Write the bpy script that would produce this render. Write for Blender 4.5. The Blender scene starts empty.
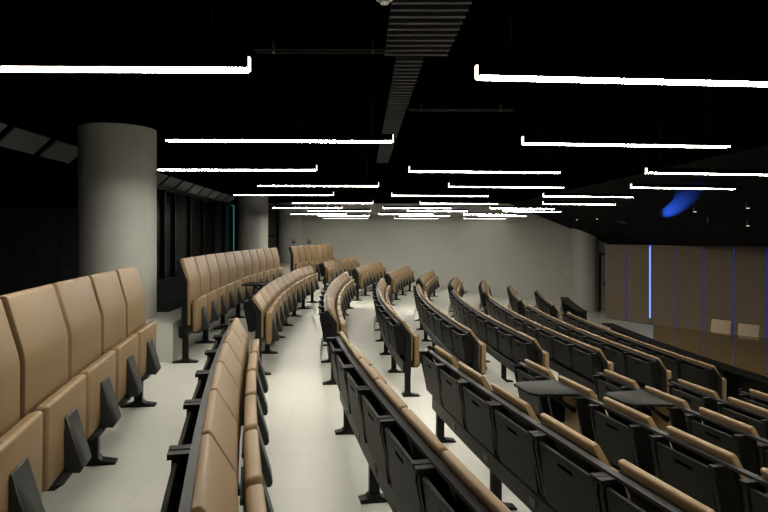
import bpy, bmesh, math, random
from mathutils import Vector, Matrix
random.seed(4)
scn = bpy.context.scene
COL = scn.collection

# ------------------------------------------------------------------ materials
def mat(name, col, rough=0.5, metal=0.0, spec=0.5, emit=None, estr=0.0, noise=0.0, nscale=8.0, bump=0.0, bscale=200.0, coat=0.0):
    m = bpy.data.materials.new(name); m.use_nodes = True
    nt = m.node_tree; b = nt.nodes['Principled BSDF']
    b.inputs['Base Color'].default_value = (*col, 1)
    b.inputs['Roughness'].default_value = rough
    b.inputs['Metallic'].default_value = metal
    b.inputs['Specular IOR Level'].default_value = spec
    b.inputs['Coat Weight'].default_value = coat
    if emit:
        b.inputs['Emission Color'].default_value = (*emit, 1)
        b.inputs['Emission Strength'].default_value = estr
    tc = None
    if noise or bump:
        tc = nt.nodes.new('ShaderNodeTexCoord')
    if noise:
        n = nt.nodes.new('ShaderNodeTexNoise'); n.inputs['Scale'].default_value = nscale; n.inputs['Detail'].default_value = 5
        nt.links.new(tc.outputs['Object'], n.inputs['Vector'])
        r = nt.nodes.new('ShaderNodeMapRange')
        r.inputs['From Min'].default_value = 0.3; r.inputs['From Max'].default_value = 0.7
        r.inputs['To Min'].default_value = 1 - noise; r.inputs['To Max'].default_value = 1 + noise
        nt.links.new(n.outputs['Fac'], r.inputs['Value'])
        mx = nt.nodes.new('ShaderNodeVectorMath'); mx.operation = 'SCALE'
        mx.inputs[0].default_value = col
        nt.links.new(r.outputs['Result'], mx.inputs['Scale'])
        nt.links.new(mx.outputs['Vector'], b.inputs['Base Color'])
    if bump:
        n2 = nt.nodes.new('ShaderNodeTexNoise'); n2.inputs['Scale'].default_value = bscale; n2.inputs['Detail'].default_value = 3
        nt.links.new(tc.outputs['Object'], n2.inputs['Vector'])
        bp = nt.nodes.new('ShaderNodeBump'); bp.inputs['Strength'].default_value = bump; bp.inputs['Distance'].default_value = 0.002
        nt.links.new(n2.outputs['Fac'], bp.inputs['Height'])
        nt.links.new(bp.outputs['Normal'], b.inputs['Normal'])
    return m

M = {}
M['tan'] = mat('tan_leatherette', (0.207, 0.135, 0.066), 0.45, spec=0.35, noise=0.05, nscale=5, bump=0.12, bscale=260)
M['black'] = mat('black_painted_steel', (0.004, 0.004, 0.004), 0.42, spec=0.2)
M['shell'] = mat('black_plastic_and_shade', (0.003, 0.003, 0.003), 0.5, spec=0.14, bump=0.1, bscale=400)
M['tablet'] = mat('charcoal_laminate', (0.0085, 0.0085, 0.0068), 0.45, spec=0.07)
M['bracket'] = mat('dark_grey_plastic', (0.016, 0.018, 0.018), 0.45, spec=0.4)
M['rim'] = mat('grey_metal_edge', (0.016, 0.016, 0.0155), 0.45, spec=0.2)
M['plate'] = mat('grey_number_plate', (0.05, 0.05, 0.046), 0.4)
M['wall'] = mat('grey_plaster', (0.45, 0.448, 0.41), 0.8, spec=0.2, noise=0.03, nscale=1.5)
M['col'] = mat('grey_concrete_column', (0.39, 0.39, 0.355), 0.75, spec=0.2, noise=0.05, nscale=3)
M['dark'] = mat('black_wall_paint', (0.003, 0.003, 0.003), 0.8, spec=0.1)
M['ceil'] = mat('black_ceiling_paint', (0.0012, 0.0012, 0.0011), 0.8, spec=0.0)
M['slats'] = mat('dark_grey_slats', (0.022, 0.021, 0.019), 0.55, spec=0.2)
M['locker'] = mat('black_locker', (0.06, 0.06, 0.06), 0.45)
M['knob'] = mat('steel_knob', (0.5, 0.5, 0.48), 0.3, metal=1)
M['soffit'] = mat('black_soffit_paint', (0.006, 0.006, 0.006), 0.8, spec=0.05, bump=0.2, bscale=30)
M['glass'] = mat('black_tinted_glass', (0.004, 0.004, 0.004), 0.25, spec=0.08)
M['pane'] = mat('grey_acrylic', (0.30, 0.30, 0.32), 0.5)
M['lamp'] = mat('lamp_diffuser', (0.8, 0.8, 0.8), 0.5, emit=(1.0, 0.95, 0.83), estr=76)
M['lamp_dim'] = mat('lamp_diffuser_dim', (0.8, 0.8, 0.8), 0.5, emit=(1.0, 0.95, 0.83), estr=24)
M['lamp_faint'] = mat('lamp_diffuser_faint', (0.8, 0.8, 0.8), 0.5, emit=(1.0, 0.95, 0.83), estr=9)
M['cap'] = mat('lamp_end_diffuser', (0.8, 0.8, 0.8), 0.5, emit=(1.0, 0.93, 0.80), estr=2.2)
M['panel'] = mat('brown_wall_panel', (0.160, 0.124, 0.086), 0.6, spec=0.3, noise=0.04, nscale=3)
M['led'] = mat('blue_led', (0.1, 0.1, 0.3), 0.5, emit=(0.01, 0.06, 1.0), estr=9)
M['led_core'] = mat('bright_blue_led', (0.3, 0.4, 0.8), 0.5, emit=(0.16, 0.33, 1.0), estr=1.4)
M['led_dim'] = mat('dim_blue_led', (0.02, 0.02, 0.1), 0.5, emit=(0.012, 0.035, 0.5), estr=0.4)
M['teal'] = mat('teal_led', (0.02, 0.1, 0.1), 0.5, emit=(0.10, 0.5, 0.55), estr=0.22)
M['wood'] = mat('polished_brown_wood', (0.110, 0.072, 0.024), 0.07, spec=0.5, noise=0.08, nscale=4)
M['beige'] = mat('beige_chair_fabric', (0.36, 0.28, 0.19), 0.7)
M['white'] = mat('white_plastic', (0.7, 0.7, 0.68), 0.4)
M['lens'] = mat('spot_lens', (0.8, 0.8, 0.8), 0.3, emit=(1, 0.95, 0.85), estr=1.2)

def floor_mat():
    m = mat('pale_resin_floor', (0.56, 0.56, 0.50), 0.38, spec=0.35)
    nt = m.node_tree; b = nt.nodes['Principled BSDF']
    tc = nt.nodes.new('ShaderNodeTexCoord')
    n = nt.nodes.new('ShaderNodeTexNoise'); n.inputs['Scale'].default_value = 1.3; n.inputs['Detail'].default_value = 6
    nt.links.new(tc.outputs['Object'], n.inputs['Vector'])
    br = nt.nodes.new('ShaderNodeTexBrick'); br.offset = 0.0
    br.inputs['Scale'].default_value = 1.0
    br.inputs['Brick Width'].default_value = 0.6; br.inputs['Row Height'].default_value = 0.6
    br.inputs['Mortar Size'].default_value = 0.0025; br.inputs['Mortar Smooth'].default_value = 0.2
    br.inputs['Color1'].default_value = (0.59, 0.59, 0.53, 1); br.inputs['Color2'].default_value = (0.575, 0.575, 0.517, 1)
    br.inputs['Mortar'].default_value = (0.49, 0.49, 0.43, 1)
    nt.links.new(tc.outputs['Object'], br.inputs['Vector'])
    r = nt.nodes.new('ShaderNodeMapRange'); r.inputs['From Min'].default_value = .3; r.inputs['From Max'].default_value = .7
    r.inputs['To Min'].default_value = .95; r.inputs['To Max'].default_value = 1.04
    nt.links.new(n.outputs['Fac'], r.inputs['Value'])
    mx = nt.nodes.new('ShaderNodeVectorMath'); mx.operation = 'SCALE'
    nt.links.new(br.outputs['Color'], mx.inputs[0]); nt.links.new(r.outputs['Result'], mx.inputs['Scale'])
    nt.links.new(mx.outputs['Vector'], b.inputs['Base Color'])
    return m
M['floor'] = floor_mat()

# ------------------------------------------------------------------ mesh helpers
def box(bm, x0, x1, y0, y1, z0, z1):
    vs = [bm.verts.new(p) for p in ((x0,y0,z0),(x1,y0,z0),(x1,y1,z0),(x0,y1,z0),(x0,y0,z1),(x1,y0,z1),(x1,y1,z1),(x0,y1,z1))]
    for f in ((3,2,1,0),(4,5,6,7),(0,1,5,4),(1,2,6,5),(2,3,7,6),(3,0,4,7)):
        bm.faces.new([vs[i] for i in f])
    return vs

def prism(bm, poly, a0, a1, axis='y'):
    """polygon swept along an axis: 'y' takes (x,z) points, 'z' takes (x,y) points, 'x' takes (y,z)"""
    def P(p, a):
        return {'y': (p[0], a, p[1]), 'z': (p[0], p[1], a), 'x': (a, p[0], p[1])}[axis]
    A = [bm.verts.new(P(p, a0)) for p in poly]; B = [bm.verts.new(P(p, a1)) for p in poly]
    n = len(poly)
    fs = [bm.faces.new(A), bm.faces.new(B[::-1])]
    for i in range(n):
        fs.append(bm.faces.new([A[i], B[i], B[(i+1) % n], A[(i+1) % n]]))
    bmesh.ops.recalc_face_normals(bm, faces=fs)

def cyl(bm, c, r, h, axis='z', n=20, r2=None):
    r2 = r if r2 is None else r2
    rot = {'z': Matrix(), 'x': Matrix.Rotation(math.pi/2, 4, 'Y'), 'y': Matrix.Rotation(-math.pi/2, 4, 'X')}[axis]
    bmesh.ops.create_cone(bm, cap_ends=True, segments=n, radius1=r, radius2=r2, depth=h, matrix=Matrix.Translation(c) @ rot)

def bevel(bm, w, seg=2):
    es = [e for e in bm.edges if e.is_manifold and e.calc_face_angle(0) > 0.35]
    bmesh.ops.bevel(bm, geom=es, offset=w, segments=seg, affect='EDGES', profile=0.5, clamp_overlap=True)

def mesh(name, bm, m, smooth=True):
    me = bpy.data.meshes.new(name); bm.to_mesh(me); bm.free()
    me.materials.append(m)
    if smooth:
        for p in me.polygons: p.use_smooth = True
        me.set_sharp_from_angle(angle=math.radians(38))
    return me

def link(name, me, parent=None, loc=None, rz=None):
    o = bpy.data.objects.new(name, me); COL.objects.link(o)
    if parent: o.parent = parent
    if loc is not None: o.location = loc
    if rz is not None: o.rotation_euler = (0, 0, rz)
    return o

def obj(name, bm, m, parent=None, loc=None, rz=None, smooth=True):
    return link(name, mesh(name, bm, m, smooth), parent, loc, rz)

def tag(o, label, cat, group=None):
    o['label'] = label; o['category'] = cat
    if group: o['group'] = group
    return o

def thing(name, label, cat, loc=(0,0,0), rz=0, group=None):
    return tag(link(name, None, None, loc, rz), label, cat, group)

def struct(name, bm, m, parent=None, smooth=False):
    o = obj(name, bm, m, parent, smooth=smooth)
    if not parent: o['kind'] = 'structure'
    return o

# ------------------------------------------------------------------ plan of the hall (camera eye at the origin)
XC, YC, R0, PITCH = 38.686, 10.348, 40.83, 0.8316
H0, STEP = 1.365, 0.1443
DR = {0: -0.04}
ADJ = [0.0]
def Rk(k): return R0 - PITCH*k + DR.get(k, 0) + ADJ[0]
def Hk(k): return H0 + STEP*k
def Xrow(R, Y): return XC - math.sqrt(R*R - (Y - YC)**2)
def ang(R, Y): return math.asin((Y - YC)/R)
STAGE = 2.75
WALL_Y = 22.6
CEIL = 1.27
PLAT = -H0 + 0.42

# ------------------------------------------------------------------ floor: ten curved tiers
def build_floor():
    bm = bmesh.new()
    ys = [-4 + i*0.28 for i in range(int((WALL_Y + 4)/0.28) + 1)] + [WALL_Y]
    def strip(fx0, fx1, z, yl):
        prev = None
        for y in yl:
            cur = (bm.verts.new((fx0(y), y, z)), bm.verts.new((fx1(y), y, z)))
            if prev: bm.faces.new([prev[0], prev[1], cur[1], cur[0]])
            prev = cur
    def riser(fx, z0, z1, yl):
        prev = None
        for y in yl:
            cur = (bm.verts.new((fx(y), y, z0)), bm.verts.new((fx(y), y, z1)))
            if prev: bm.faces.new([prev[1], prev[0], cur[0], cur[1]])
            prev = cur
    edge = lambda k: (lambda y: Xrow(Rk(k) + 0.145, y))
    pl = [6.58] + [y for y in ys if y > 6.6]
    lo = [y for y in ys if y < 6.57] + [6.58]
    strip(lambda y: -9.0, edge(1), -Hk(0), lo)
    strip(edge(0), edge(1), -Hk(0), pl)
    strip(lambda y: -9.0, edge(0), PLAT, pl)                    # raised platform behind the back row
    riser(edge(0), -Hk(0), PLAT, pl)
    v = [bm.verts.new(p) for p in ((-9, 6.58, -Hk(0)), (edge(0)(6.58), 6.58, -Hk(0)), (edge(0)(6.58), 6.58, PLAT), (-9, 6.58, PLAT))]
    bm.faces.new(v)
    for k in range(1, 9):
        strip(edge(k), edge(k+1), -Hk(k), ys); riser(edge(k), -Hk(k), -Hk(k-1), ys)
    e9 = lambda y: Xrow(Rk(9) - 0.45, y)
    strip(edge(9), e9, -Hk(9), ys); riser(edge(9), -Hk(9), -Hk(8), ys)
    strip(e9, lambda y: 14.0, -STAGE, ys); riser(e9, -STAGE, -Hk(9), ys)
    bmesh.ops.remove_doubles(bm, verts=bm.verts, dist=0.0005)
    return struct('floor', bm, M['floor'])
build_floor()
bm = bmesh.new(); box(bm, -9, -3.35, 6.6, 10.0, PLAT, PLAT+.006); box(bm, -3.35, -2.45, 7.6, 10.0, PLAT, PLAT+.006); box(bm, -3.75, -2.6, 10.0, 17.4, PLAT, PLAT+.006); box(bm, -9, -2.9, -4, 6.57, -H0, -H0+.006); box(bm, -4.5, -3.75, 10.0, WALL_Y, PLAT, PLAT+.006)
struct('floor_dark_sheet', bm, mat('dark_grey_sheet', (0.03, 0.03, 0.03), 0.95, spec=0.1, noise=.2, nscale=60))  # added dark sheets to cut the floor bounce onto the near column

# ------------------------------------------------------------------ room shell
bm = bmesh.new(); box(bm, -9, 14, -4.2, WALL_Y+.2, CEIL+.10, CEIL+.22)
nb = int((WALL_Y + 2)/0.1)
for i in range(nb):                                             # thin black baffles hung below the slab
    y = -2 + i*0.1
    box(bm, -6.0, 7.0, y, y+.025, CEIL, CEIL+.10)
struct('ceiling', bm, M['ceil'])
bm = bmesh.new()                                                # sloped soffit coming down towards the stage
prism(bm, [(5.55, CEIL), (9.15, -0.20), (14, -0.20), (14, CEIL), ], -4, WALL_Y, 'y')
struct('ceiling', bm, M['soffit']).name = 'ceiling_soffit'
bm = bmesh.new(); box(bm, -4.6, 14, WALL_Y, WALL_Y+.2, -3.0, CEIL+.1)
struct('wall_back', bm, M['wall'])
bm = bmesh.new(); box(bm, -4.8, -4.45, 10.3, WALL_Y, PLAT, CEIL+.1)
struct('wall_left', bm, M['dark'])
bm = bmesh.new(); box(bm, -9, -4.3, 10.0, 10.2, PLAT, CEIL+.1); box(bm, -9.2, -9, -4.2, 10.2, -H0-.1, CEIL+.1)
struct('wall_side', bm, M['dark'])
bm = bmesh.new(); box(bm, -9.2, 14, -4.2, -4, -3.0, CEIL+.1)
struct('wall_rear', bm, M['dark'])

def column(name, x, y, r, z0):
    bm = bmesh.new(); cyl(bm, (x, y, (z0+CEIL)/2), r, CEIL-z0, n=64)
    struct(name, bm, M['col'], smooth=True)
column('column', -2.87, 7.06, 0.43, PLAT)
column('column', -3.27, 18.0, 0.45, PLAT)
column('column', -2.68, 22.45, 0.45, PLAT)
column('column', 8.30, 22.4, 0.45, -3.0)

# doors of the far wall
def door(n, x0, x1, z0, m):
    bm = bmesh.new(); box(bm, x0, x1, WALL_Y-.06, WALL_Y-.005, z0, z0+2.1)
    d = struct('door_%d' % n, bm, m)
    bm = bmesh.new(); box(bm, x0+.06, x1-.06, WALL_Y-.14, WALL_Y-.10, z0+.98, z0+1.03)
    for xx in (x0+.08, x1-.12): box(bm, xx, xx+.05, WALL_Y-.12, WALL_Y-.06, z0+.95, z0+1.06)
    bevel(bm, .006, 1)
    obj('push_bar', bm, M['black'], d)
    bm = bmesh.new()
    box(bm, x0-.06, x0, WALL_Y-.07, WALL_Y-.005, z0, z0+2.16); box(bm, x1, x1+.06, WALL_Y-.07, WALL_Y-.005, z0, z0+2.16)
    box(bm, x0-.06, x1+.06, WALL_Y-.07, WALL_Y-.005, z0+2.1, z0+2.16)
    obj('door_frame', bm, M['rim'], d)
door(1, 8.98, 9.9, -STAGE, M['wall'])
door(2, -4.15, -3.22, PLAT, M['locker'])

# glazed screen on the left
bm = bmesh.new(); box(bm, -4.18, -4.16, 10.3, 19.1, PLAT, 1.06)
w = struct('window_1', bm, M['glass'])
bm = bmesh.new()
for y in (10.35, 11.4, 12.5, 13.2, 14.4, 15.6, 16.8, 18.0, 19.1):
    box(bm, -4.2, -4.10, y-.03, y+.03, PLAT, 1.06)
box(bm, -4.2, -4.1, 10.3, 19.1, PLAT, PLAT+.08); box(bm, -4.2, -4.1, 10.3, 19.1, .98, 1.06)
obj('window_frame', bm, M['black'], w)
bm = bmesh.new(); box(bm, -4.08, -4.05, 19.0, 19.03, -.55, 1.02); box(bm, -4.08, -4.05, 18.7, 19.0, 1.0, 1.02)
tag(obj('led_strip', bm, M['teal']), 'faint teal light strip at the far end of the dark glazing', 'light strip')

# sloped grey panels along the left ceiling edge
ORD = ['first','second','third','fourth','fifth','sixth','seventh','eighth','ninth','tenth','eleventh','twelfth','thirteenth']
yy = 5.05; n = 0
for i in range(15):
    y0, y1 = yy + .93*i, yy + .93*i + .76
    if 8.6 < y0 < 11.2: continue
    bm = bmesh.new()
    prism(bm, [(-3.98, 1.26), (-4.20, 1.06), (-4.215, 1.075), (-3.995, 1.275)], y0, y1, 'y')
    side = 'before' if y0 < 9 else 'beyond'
    if y0 > 9 and n > 20 or y0 > 9: 
        n2 = n - 4
    nm = ORD[n] if y0 < 9 else ORD[n-4]
    tag(obj('ceiling_panel', bm, M['pane'], smooth=False),
        '%s small slanted grey ceiling panel %s the near column, along the left edge' % (nm, side),
        'ceiling panel', 'slanted grey panels along the left ceiling edge')
    n += 1
bm = bmesh.new(); prism(bm, [(-4.02, CEIL), (-4.235, 1.075), (-4.235, .99), (-4.30, .99), (-4.30, CEIL)], 4.5, 19.2, 'y')
struct('trim_1', bm, M['ceil'])

# lockers under the dark left wall
lk = thing('locker_bank', 'black locker bank with small steel knobs against the dark left wall', 'lockers', (-5.2, 9.46, PLAT+.008))
bm = bmesh.new(); box(bm, -.75, .80, .02, .5, 0, 1.40); obj('body', bm, M['locker'], lk, smooth=False)
for c in range(4):
    for r in range(3):
        bm = bmesh.new(); x0 = -.74 + c*.385; z0 = .03 + r*.455
        box(bm, x0+.006, x0+.372, 0, .018, z0+.006, z0+.445); bevel(bm, .004, 1)
        d = obj('door', bm, M['locker'], lk)
        bm = bmesh.new(); cyl(bm, (x0+.05, -.012, z0+.34), .012, .022, 'y', 12); obj('knob', bm, M['knob'], d)

# ceiling grille, rails and detector
bm = bmesh.new()  # one band under the black baffles, in a lighter grey
for i in range(14):
    y = 2.75 + i*.1; box(bm, .155, .58, y, y+.03, CEIL-.035, CEIL-.004)
for x in (.16, .36, .57): box(bm, x, x+.012, 2.75, 4.08, CEIL-.006, CEIL-.001)
tag(obj('ceiling_slats', bm, M['slats'], smooth=False), 'wide lighter grey grille at the top centre of the black ceiling', 'ceiling grille')
bm = bmesh.new()
for i in range(58):
    y = 4.2 + i*.1; box(bm, .24, .43, y, y+.03, CEIL-.035, CEIL-.004)
for x in (.25, .41): box(bm, x, x+.012, 4.2, 9.93, CEIL-.006, CEIL-.001)
tag(obj('ceiling_slats', bm, M['slats'], smooth=False), 'narrow lighter grey grille running back along the black ceiling centre', 'ceiling grille')
for (x0, x1, y, lab) in ((-.70, .19, 3.9, 'thin grey ceiling rail above the left front lamp, ending at the wide grille'),
                         (.45, 1.45, 5.72, 'thin grey ceiling rail right of the narrow grille')):
    bm = bmesh.new(); cyl(bm, ((x0+x1)/2, y, CEIL-.05), .005, x1-x0, 'x', 10); cyl(bm, ((x0+x1)/2, y+.06, CEIL-.05), .005, x1-x0, 'x', 10)
    for x in (x0+.12, x1-.12): box(bm, x-.005, x+.005, y-.008, y+.068, CEIL-.055, CEIL+.02)
    tag(obj('ceiling_rail', bm, M['slats']), lab, 'rail')
sd = thing('smoke_detector', 'small round white smoke detector on the ceiling at top centre', 'detector', (.117, 3.12, CEIL-.02))
bm = bmesh.new(); cyl(bm, (0,0,.01), .045, .05, 'z', 24, .05); bevel(bm, .004, 2); obj('base', bm, M['white'], sd)
bm = bmesh.new(); cyl(bm, (0,0,-.025), .022, .02, 'z', 20, .03); obj('sensor', bm, M['white'], sd)

# ------------------------------------------------------------------ pendant line lamps
LZ, LLEN, LW, LH = 0.69, 1.62, 0.072, 0.055
bm = bmesh.new(); box(bm, 0, LLEN, -LW/2, LW/2, .005, LH); bevel(bm, .003, 1); me_body = mesh('lamp_body', bm, M['ceil'])
bm = bmesh.new(); box(bm, .004, LLEN-.004, -LW/2+.004, LW/2-.004, 0, .005); me_diff = mesh('diffuser', bm, M['lamp'], False)
me_diff_faint = me_diff.copy(); me_diff_faint.materials[0] = M['lamp_faint']
me_diff_dim = me_diff.copy(); me_diff_dim.materials[0] = M['lamp_dim']
bm = bmesh.new(); box(bm, -.008, 0, -LW/5, LW/5, 0, LH); bevel(bm, .003, 1); me_cap = mesh('end_cap', bm, M['cap'])
bm = bmesh.new(); cyl(bm, (0, 0, LH+(CEIL-LZ-LH)/2), .0025, CEIL-LZ-LH, 'z', 8); me_wire = mesh('suspension_wire', bm, M['black'])
odd = [(-1.2, 'behind'), (2.46, 'nearest'), (6.15, 'third'), (9.8, 'fifth'), (14.0, 'seventh'), (17.7, 'ninth')]
even = [(0.6, 'behind'), (4.29, 'second'), (8.05, 'fourth'), (12.1, 'sixth'), (15.6, 'eighth'), (19.0, 'tenth'), (21.7, 'eleventh')]
def lamp(x, y, label, dim=False, capside=-1):
    t = thing('pendant_lamp', label, 'lamp', (x, y, LZ), .05 + .027*(x+.8), 'linear pendant lamps under the black ceiling')
    link('lamp_body', me_body, t); link('diffuser', (me_diff, me_diff_dim, me_diff_faint)[dim], t)
    if capside < 0: link('end_cap', me_cap, t)
    else: link('end_cap', me_cap, t, (LLEN+.008, 0, 0))
    for xx in (.15, LLEN-.15): link('suspension_wire', me_wire, t, (xx, 0, 0))
for rows, cols in ((odd, (-2.09, .50, 3.05)), (even, (-1.40, 1.19, 3.74))):
    for (y, rn) in rows:
        for ci, x in enumerate(cols):
            side = ('left', 'middle', 'right')[ci]
            if rn == 'behind': lab = 'linear pendant lamp over the nearest seats, %s of its row %s' % (side, 'at the very back' if y < 0 else 'just overhead')
            else: lab = 'glowing linear pendant lamp, %s one in the %s lamp row from the camera' % (side, rn)
            dim = 2 if rn == 'eleventh' else 1*((ci == 1 and rn == 'fourth') or (ci == 0 and rn == 'fifth'))
            if y < 1 and ci == 0: continue
            lamp(x, y + .14*ci, lab, dim, 1 if ci == 0 else -1)

# ------------------------------------------------------------------ seats
ZB = 0.40                                     # seat origin sits on the rail top
def sp(poly): return [(x, z-ZB) for x, z in poly]
SEATS = {}
def seat_meshes(kind, w, pitch):
    key = (kind, round(w, 3), round(pitch, 3))
    if key in SEATS: return SEATS[key]
    tall = kind == 'tall'
    h = w/2
    zk, zt, dx = (.89, 1.137, .066) if tall else (.70, .86, .082)
    S = {}
    bm = bmesh.new()
    prof = [(.052,.405),(.052,zk-.02),(.046,zk+.02),(.052-dx,zt-.012),(.052-dx-.012,zt),(.052-dx-.035,zt-.005),(.052-dx-.038,zt-.018),(.012,zk),(.012,.405)]
    prism(bm, sp(prof), -h+.008, h-.008); bevel(bm, .012, 3)
    S['backrest'] = mesh('backrest', bm, M['tan'])
    # folded seat pad
    bm = bmesh.new()
    ph = pitch/2-.028
    prism(bm, sp([(.075,.335),(.078,.68),(.138,.69),(.134,.335)]), -ph, ph); bevel(bm, .018, 3)
    S['seat_pad'] = mesh('seat_pad', bm, M['tan'])
    bm = bmesh.new()
    yc = .0
    prism(bm, sp([(.137,.575),(.146,.578),(.212,.345),(.200,.325),(.135,.335)]), yc-.08, yc+.08); bevel(bm, .004, 1)
    prism(bm, sp([(.06,.33),(.17,.33),(.13,.305),(.06,.305)]), yc-.20, yc+.20)
    S['pad_bracket'] = mesh('pad_bracket', bm, M['bracket'])
    # rear shell; on desk seats the black is painted pocket shade
    bm = bmesh.new()
    st = zt - .026 if tall else zt - .052
    sx = .012 - (st-zk)/(zt-.018-zk)*(dx-.002)           # where the rear of the cushion stands at that height
    prism(bm, sp([(.010,.405),(.010,zk),(sx-.002,st),(sx-.012,st-.002),(-.002,zk-.004),(-.002,.405)]), -h, h); bevel(bm, .003, 1)
    S['back_shell'] = mesh('back_shell', bm, M['shell'])
    S['tan_shell'] = S['back_shell'].copy(); S['tan_shell'].materials[0] = M['tan']
    if not tall:
        # hangers and clips that hold the folded writing tablet
        bm = bmesh.new()
        prism(bm, sp([(-.012,.63),(-.066,.79),(-.158,.79),(-.160,.74),(-.110,.50),(-.084,.47),(-.012,.50)]), -.015, .015)
        bevel(bm, .004, 1)
        box(bm, -.172, -.090, -.019, .019, .788-ZB, .806-ZB)
        S['desk_hanger'] = mesh('desk_hanger', bm, M['shell'])
        bm = bmesh.new()
        box(bm, -.100, -.061, -pitch/2, pitch/2, .798-ZB, .815-ZB); bevel(bm, .002, 1)
        S['desk_rail'] = mesh('desk_rail', bm, M['rim'])
        bm = bmesh.new()
        prism(bm, sp([(-.139,.782),(-.155,.778),(-.114,.475),(-.098,.475)]), -h+.040, h-.040); bevel(bm, .003, 1)
        S['writing_tablet'] = mesh('writing_tablet', bm, M['tablet'])
        bm = bmesh.new()
        prism(bm, sp([(-.1485,.738),(-.1505,.738),(-.1480,.720),(-.1455,.720)]), -.065, .065)
        S['handle_slot'] = mesh('handle_slot', bm, M['ceil'], False)
        bm = bmesh.new()
        ww = h-.03
        prism(bm, [(-.125, -ww), (-.125, ww), (-.42, ww-.02), (-.47, ww-.07), (-.47, -ww+.10), (-.42, -ww+.04)], .810-ZB, .830-ZB, 'z'); bevel(bm, .004, 2)
        S['open_tablet'] = mesh('open_tablet', bm, M['tablet'])
        bm = bmesh.new()
        prism(bm, sp([(-.125,.68),(-.15,.68),(-.315,.808),(-.275,.808),(-.145,.72),(-.125,.72)]), -.01, .01)
        S['tablet_arm'] = mesh('tablet_arm', bm, M['black'])
    SEATS[key] = S
    return S

ROWN = ['back row','second row from back','third row from back','fourth row from back','fifth row from back','sixth row from back',
        'seventh row from back','eighth row from back','front seat row','front desk row']
BLK = {1: 'near block', 2: 'middle block', 3: 'far block'}

def leg_mesh():
    bm = bmesh.new()
    box(bm, -.032, .032, -.024, .024, .022, .285); bevel(bm, .004, 1)
    return mesh('leg', bm, M['black'])
def foot_mesh():
    bm = bmesh.new()
    prism(bm, [(-.135,0),(.135,0),(.135,.014),(.05,.03),(.034,.05),(-.034,.05),(-.05,.03),(-.135,.014)], -.04, .04); bevel(bm, .003, 1)
    return mesh('foot', bm, M['black'])
ME_LEG, ME_FOOT = leg_mesh(), foot_mesh()
def end_mesh(tall):
    zk, zt, dx = (.89, 1.137, .066) if tall else (.70, .86, .082)
    bm = bmesh.new()
    prism(bm, [(.030,.27),(.034,zk),(.052-dx-.04,zt-.02),(.052-dx-.078,zt-.03),(-.026,zk-.01),(-.034,.27)], -.006, .006); bevel(bm, .003, 1)
    return mesh('end_plate', bm, M['black'])
ME_END = {True: end_mesh(True), False: end_mesh(False)}
bm = bmesh.new(); box(bm, -.006, 0, -.035, .035, -.022, .022); bevel(bm, .003, 1); box(bm, -.008, -.006, -.018, -.004, -.012, .012); box(bm, -.008, -.006, .004, .018, -.012, .012)
ME_PLATE = mesh('number_plate', bm, M['plate'])

def pos(k, a, dr=0):
    R = Rk(k) + dr
    return Vector((XC - R*math.cos(a), YC + R*math.sin(a), -Hk(k)))

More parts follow.
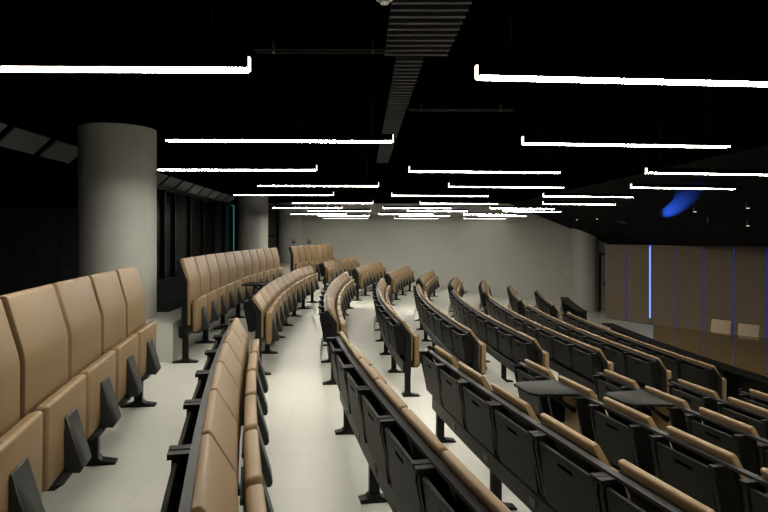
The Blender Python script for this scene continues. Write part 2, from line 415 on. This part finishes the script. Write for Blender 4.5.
def section(k, blk, Y0, n, pitch, w, opened=(), desk=None):
    """n seats from aisle end Y0; near block runs towards the camera, the others away from it"""
    ADJ[0] = {(0, 1): .075, (0, 3): .11, (1, 3): .04, (1, 1): .035}.get((k, blk), 0.0)
    R = Rk(k); sgn = -1 if blk == 1 else 1
    a0 = ang(R, Y0); da = sgn*pitch/R
    tall = k == 0
    S = seat_meshes('tall' if tall else 'std', w, pitch)
    rown = ROWN[k]
    # rail with legs
    a1 = a0 + n*da
    lo, hi = min(a0, a1), max(a0, a1)
    base = pos(k, (lo+hi)/2); am = (lo+hi)/2
    fr = thing('seat_frame', 'black steel rail and legs carrying the %s of the %s' % (BLK[blk], rown), 'seat frame', base, -am, 'rails and legs under the seat rows')
    inv = (Matrix.Translation(base) @ Matrix.Rotation(-am, 4, 'Z')).inverted()
    bm = bmesh.new()
    N = n*2; prev = None
    prof = [(-.046,.27),(.026,.285),(.026,.396),(-.046,.400),(-.060,.388),(-.060,.282)]
    for i in range(N+1):
        a = lo + (hi-lo)*i/N
        cur = []
        for (x, z) in prof:
            p = pos(k, a, -x); p.z += z
            cur.append(bm.verts.new(inv @ p))
        if prev:
            for j in range(len(prof)):
                j2 = (j+1) % len(prof)
                bm.faces.new([prev[j], cur[j], cur[j2], prev[j2]])
        else: bm.faces.new(cur)
        prev = cur
    bm.faces.new(prev[::-1]); bmesh.ops.recalc_face_normals(bm, faces=bm.faces)
    obj('rail', bm, M['black'], fr, smooth=False)
    nl = max(2, round(n*pitch/1.32)+1)
    inset = .05/R
    for i in range(nl):
        a = a0 + sgn*inset + (a1-a0-2*sgn*inset)*i/(nl-1)
        p = inv @ pos(k, a)
        lg = link('leg', ME_LEG, fr, p, am-a); link('foot', ME_FOOT, lg)
    if k > 0:
        for i in range(1, n):
            a = a0 + i*da; p = inv @ pos(k, a, .0605); p.z += .34
            if k < 6: link('number_plate', ME_PLATE, fr, p, am-a)
    for a, s in ((a0, -sgn), (a1, sgn)):
        p = inv @ pos(k, a + s*.009/R)
        link('end_plate', ME_END[tall], fr, p, am-a)
    # seats
    grp = 'seats in the %s of the %s' % (BLK[blk], rown)
    for i in range(n):
        a = a0 + (i+.5)*da
        loc = pos(k, a); loc.z += ZB
        look = 'high-backed tan seat' if tall else 'tan tip-up seat'
        if i in opened: look = 'tan seat with opened black tablet'
        frm = 'aisle end' if blk == 1 else 'near end'
        rn = rown.replace(' from back', '') if False else rown
        lab = '%s, %s from %s, %s, %s' % (look, ORD[i], frm, BLK[blk], rn)
        t = thing('auditorium_seat', lab, 'seat', loc, -a, grp)
        for nm in ('backrest', 'seat_pad', 'back_shell'):
            o = link(nm, S['tan_shell'] if nm == 'back_shell' and i in opened else S[nm], t)
            if nm == 'seat_pad': link('pad_bracket', S['pad_bracket'], o)
        if not tall and not desk:
            [link('desk_hanger', S['desk_hanger'], t, (0, q*(w/2-.019), 0)) for q in (-1, 1)]; link('desk_rail', S['desk_rail'], t)
            if i in opened:
                o = link('writing_tablet', S['open_tablet'], t); o['label'] = 'black writing tablet swung up flat'
                [link('tablet_arm', S['tablet_arm'], o, (0, q, 0)) for q in (-.15, .15)]
            else:
                o = link('writing_tablet', S['writing_tablet'], t)
                if k < 8: link('handle_slot', S['handle_slot'], o)

    if desk:                                   # folded desks hung on the rail at a spacing of their own
        nd, Yd, pd_ = desk; ad = ang(R, Yd); dd = sgn*pd_/R; S2 = seat_meshes('std', pd_-.004, pd_)
        for i in range(nd):
            a = ad + (i+.5)*dd; loc = pos(k, a, .022); loc.z += ZB
            t = thing('folding_desk', 'folded black desk, %s from aisle end, hung behind %s, %s' % (ORD[i], BLK[blk], rown), 'desk', loc, -a,
                      'folded desks behind the %s of the %s' % (BLK[blk], rown))
            [link('desk_hanger', S2['desk_hanger'], t, (0, q*(pd_/2-.021), 0)) for q in (-1, 1)]; link('desk_rail', S2['desk_rail'], t)
            o = link('writing_tablet', S2['writing_tablet'], t); link('handle_slot', S2['handle_slot'], o)

#        row blk  Y0    n  pitch  width
for a in ((0, 1, 4.91, 6, .645, 0.603), (0, 2, 6.50, 11, .672, 0.630), (0, 3, 15.80, 7, .643, 0.601),
          (1, 1, 4.90, 7, .585, 0.573), (1, 2, 6.55, 11, .675, 0.663, (3,)), (1, 3, 15.80, 7, .60, 0.588),
          (2, 1, 5.12, 7, .578, 0.566), (2, 2, 6.72, 11, .665, 0.653), (2, 3, 15.65, 7, .60, 0.588),
          (3, 1, 5.33, 6, .680, .515, (), (7, 5.27, .557)), (3, 2, 6.75, 11, .665, 0.653), (3, 3, 15.85, 7, .62, 0.608),
          (4, 1, 5.45, 5, .640, .490, (1,)), (4, 2, 7.02, 11, .64, 0.628), (4, 3, 15.80, 7, .58, 0.568),
          (5, 1, 5.69, 4, .630, .485, (1,)), (5, 2, 7.25, 11, .64, 0.628), (5, 3, 15.60, 6, .60, 0.588),
          (6, 1, 5.92, 3, .660, .510), (6, 2, 7.35, 10, .655, 0.643), (6, 3, 15.20, 7, .62, 0.608),
          (7, 1, 6.11, 2, .660, .510), (7, 2, 7.55, 9, .665, 0.653), (7, 3, 14.65, 7, .63, 0.618),
          (8, 2, 7.75, 9, .635, 0.623), (8, 3, 14.90, 7, .60, 0.588)):
    section(*a)

ADJ[0] = 0.0
# black desk fronts before the first row of seats
def front_desk(Y0, n, pitch, label):
    k = 9; R = Rk(k); a0 = ang(R, Y0); da = pitch/R; a1 = a0+n*da; am = (a0+a1)/2
    base = pos(k, am); fr = thing('front_desk', label, 'desk', base, -am, 'black desks before the first seat row')
    inv = (Matrix.Translation(base) @ Matrix.Rotation(-am, 4, 'Z')).inverted()
    def sweep(prof, name, m):
        bm = bmesh.new(); prev = None
        for i in range(n+1):
            a = a0 + i*da; cur = []
            for (x, z) in prof:
                p = pos(k, a, -x); p.z += z; cur.append(bm.verts.new(inv @ p))
            if prev:
                for j in range(len(prof)):
                    j2 = (j+1) % len(prof); bm.faces.new([prev[j], cur[j], cur[j2], prev[j2]])
            else: bm.faces.new(cur)
            prev = cur
        bm.faces.new(prev[::-1]); bmesh.ops.recalc_face_normals(bm, faces=bm.faces)
        return obj(name, bm, m, fr, smooth=False)
    sweep([(-.02,.08),(.02,.08),(.02,.76),(-.02,.76)], 'front_panel', M['shell'])
    sweep([(-.20,.76),(.04,.76),(.04,.785),(-.20,.785)], 'desk_top', M['black'])
    for i in range(0, n+1, 2):
        bm = bmesh.new(); prism(bm, [(-.19,.755),(-.03,.755),(-.03,.09),(.03,.0),(-.12,.0),(-.06,.09)], -.015, .015)
        a = a0 + min(max(i*da, .04/R), n*da-.04/R)
        obj('leg', bm, M['black'], fr, inv @ pos(k, a), am-a)
front_desk(7.4, 9, .64, 'long black desk front before the middle block of seats')
front_desk(15.3, 6, .62, 'short black desk front before the far block of seats')

# ------------------------------------------------------------------ stage
PX = lambda y: 19.3 - .54*y
pd = Vector((.54, -1.0)).normalized()          # runs along the panel wall towards the camera
pn = Vector((-pd.y, pd.x)) * -1                # into the hall
if pn.x > 0: pn = -pn
rzp = math.atan2(pd.y, pd.x)
P0 = Vector((PX(20.4), 20.4)); PWID = .858
bm = bmesh.new()
box(bm, 0, PWID*11, .02, .2, 0, STAGE+CEIL+.1)
o = struct('wall_stage', bm, M['dark']); o.location = (P0.x, P0.y, -STAGE); o.rotation_euler = (0, 0, rzp)
side = 1 if (Matrix.Rotation(rzp, 2) @ Vector((0, 1))).dot(Vector((1, 0))) > 0 else -1
PORD = ['first', 'second', 'third', 'fourth', 'fifth', 'sixth', 'seventh', 'eighth', 'ninth']
for i in range(9):
    q = P0 + pd*PWID*i
    bm = bmesh.new(); box(bm, .018, PWID-.018, -.045, .015, 0.02, STAGE-.24); bevel(bm, .004, 1)
    extra = {1: ', left of the bright blue strip', 2: ', right of the bright blue strip'}.get(i, '')
    tag(obj('wall_panel', bm, M['panel'], None, (q.x, q.y, -STAGE), rzp),
        'tall brown wall panel on stage, %s from the left%s' % (PORD[i], extra), 'wall panel', 'brown wall panels behind the stage')
    if i >= 1:
        bright = i == 2
        t = thing('led_strip', 'bright blue vertical light strip between second and third panels' if bright else
                  'dim blue vertical light line left of the %s wall panel from the left' % PORD[i], 'light strip', (q.x, q.y, -STAGE), rzp, 'blue light lines between the stage panels')
        bm = bmesh.new(); box(bm, -.017, .017, -.03, .014, .22 if bright else .03, STAGE-.26)
        obj('channel', bm, M['led'] if bright else M['led_dim'], t, smooth=False)
        if bright:
            bm = bmesh.new(); box(bm, -.018, .018, -.060, -.0455, .22, STAGE-.30); obj('tube', bm, M['led_core'], t, smooth=False)

# speakers' table
td = Vector((.6, -.8)); tn = Vector((-.8, -.6))
T0 = Vector((6.9, 10.5))
tbl = thing('conference_table', 'long polished brown table on the stage before the brown panels', 'table', (T0.x, T0.y, -STAGE))
bm = bmesh.new()
prism(bm, [(x-T0.x, y-T0.y) for x, y in ((6.65,13.7),(9.5,9.9),(9.5,8.0),(5.72,8.0),(5.64,9.0),(5.62,10.0),(5.66,11.0),(5.80,11.95))], .70, .75, 'z')
obj('tabletop', bm, M['wood'], tbl, smooth=False)
for x, y in ((6.55,13.1),(6.0,11.6),(5.95,8.4),(9.2,8.4),(9.1,9.9),(7.7,11.6)):
    bm = bmesh.new(); box(bm, x-T0.x-.035, x-T0.x+.035, y-T0.y-.035, y-T0.y+.035, 0, .70); obj('leg', bm, M['black'], tbl, smooth=False)

def stage_chair(x, y, rz, label):
    t = thing('office_chair', label, 'chair', (x, y, -STAGE), rz, 'beige chairs behind the stage table')
    bm = bmesh.new()
    prism(bm, [(-.20,.52),(-.17,.55),(-.235,.90),(-.25,.91),(-.275,.90),(-.225,.54)], -.205, .205); bevel(bm, .018, 3)
    obj('backrest', bm, M['beige'], t)
    bm = bmesh.new(); prism(bm, [(-.2,.43),(.24,.42),(.25,.46),(.2,.49),(-.2,.48)], -.22, .22); bevel(bm, .015, 2); obj('seat', bm, M['beige'], t)
    bm = bmesh.new(); prism(bm, [(-.2,.44),(-.24,.56),(-.262,.56),(-.225,.42)], -.03, .03); obj('back_support', bm, M['black'], t)
    bm = bmesh.new(); cyl(bm, (0,0,.25), .028, .36, 'z', 16); obj('column', bm, M['black'], t)
    for i in range(5):
        bm = bmesh.new(); prism(bm, [(.0,.05),(.28,.035),(.28,.055),(.0,.09)], -.018, .018); cyl(bm, (.27,0,.026), .026, .03, 'y', 14)
        obj('leg', bm, M['black'], t, (0,0,0), i*math.tau/5)
crz = math.atan2(tn.y, tn.x)
stage_chair(7.83, 13.25, crz, 'beige chair behind the stage table, left one of the two')
stage_chair(8.00, 12.56, crz, 'beige chair behind the stage table, right one of the two')

# ------------------------------------------------------------------ stage ceiling fittings
def soffit_z(x): return CEIL if x < 5.55 else max(-.20, CEIL - .4083*(x-5.55))
def on_soffit(px, py, drop):
    u, v = (px-362)/600, (py-237.5)/600
    for i in range(4000):
        Y = 6 + i*.005
        if -v*Y >= soffit_z(u*Y) - drop: return Vector((u*Y, Y, -v*Y))
    return Vector((u*20, 20, -v*20))
SP = [(661, 213, 'black stage spotlight beside the blue glow on the ceiling'), (695, 209, 'small ceiling spotlight just right of the blue glow'),
      (748, 205, 'small ceiling spotlight, highest one at the right edge'), (748, 223, 'small ceiling spotlight directly below the highest one'),
      (709, 221, 'dark ceiling spotlight between the blue glow and right edge'), (577, 218, 'small ceiling spotlight near the far wall, left of its pair'),
      (597, 217, 'small ceiling spotlight near the far wall, right of its pair')]
for i, (px, py, lab) in enumerate(SP):
    p = on_soffit(px, py, .10); r = .035
    t = thing('spotlight', lab, 'spotlight', p, 0, 'small spotlights over the stage')
    bm = bmesh.new(); cyl(bm, (0,0,0), r, .11, 'z', 20); bevel(bm, .004, 1); obj('housing', bm, M['black'], t)
    gap = soffit_z(p.x) - p.z
    bm = bmesh.new(); cyl(bm, (0,0,.055+(gap-.04)/2), .008, max(gap-.04, .03), 'z', 10); obj('stem', bm, M['black'], t)
    bm = bmesh.new(); cyl(bm, (0,0,-.058), r*.8, .008, 'z', 20); obj('lens', bm, M['lens'] if i not in (0, 4) else M['glass'], t)
b0 = on_soffit(661, 213, .10)
def spot(name, loc, target, col, power, size, blend=.5):
    L = bpy.data.lights.new(name, 'SPOT'); L.color = col; L.energy = power; L.spot_size = math.radians(size); L.spot_blend = blend; L.shadow_soft_size = .02
    o = bpy.data.objects.new(name, L); COL.objects.link(o); o.location = loc
    o.rotation_euler = (Vector(target)-Vector(loc)).to_track_quat('-Z', 'Y').to_euler()
    return o
tgt = on_soffit(674, 208, 0)
q1, q2 = on_soffit(659, 222, 0), on_soffit(690, 193, 0)
bd = (q2-q1); bl = bd.length; bd.normalize()
spot('blue_spot_beam', tgt - bd*bl*1.25 + Vector((-.378, 0, -.926))*bl*.15, tgt, (.03, .13, 1.0), 230*bl*bl, 5.4, 1.0)
print('BLUE', bl, tgt)
bt = on_soffit(622, 222, 0)
spot('teal_spot_beam', bt + Vector((-.1, -.3, -.35)), bt, (.15, .6, .55), 30, 45, .9)

# small fittings at the far wall
bm = bmesh.new(); cyl(bm, (7.75, WALL_Y-.02, -1.30), .045, .04, 'y', 20)
tag(obj('wall_sensor', bm, M['white']), 'small round white sensor on the grey far wall', 'sensor')
for (x, lab) in ((-2.17, 'small black forked hook standing above the far high-backed seats, left one'), (-1.72, 'small black forked hook standing above the far high-backed seats, right one')):
    Y = 19.0 if x < -2 else 19.4
    bm = bmesh.new(); z0 = PLAT
    cyl(bm, (x, Y, z0+.42), .012, .84, 'z', 10); cyl(bm, (x, Y, z0+.008), .10, .016, 'z', 20)
    cyl(bm, (x-.04, Y, z0+.86), .010, .12, 'z', 8); cyl(bm, (x+.05, Y, z0+.82), .012, .12, 'z', 8); box(bm, x-.06, x+.07, Y-.012, Y+.012, z0+.77, z0+.80)
    tag(obj('coat_stand', bm, M['black']), lab, 'stand')

# ------------------------------------------------------------------ world, camera, view
wd = bpy.data.worlds.new('World'); scn.world = wd; wd.use_nodes = True
wd.node_tree.nodes['Background'].inputs['Color'].default_value = (.9, .95, 1, 1)
wd.node_tree.nodes['Background'].inputs['Strength'].default_value = 0.0
cam = bpy.data.cameras.new('camera'); co = bpy.data.objects.new('camera', cam); COL.objects.link(co)
co.location = (0, 0, 0); co.rotation_euler = (math.pi/2, 0, 0)
cam.sensor_width = 36; cam.lens = 36*600/768; cam.shift_x = 22/768; cam.shift_y = -18.5/768; cam.clip_start = .05
scn.camera = co
scn.view_settings.view_transform = 'Standard'; scn.view_settings.look = 'None'
scn.view_settings.gamma = 1; scn.view_settings.use_curve_mapping = False
scn.view_settings.exposure = 0.10
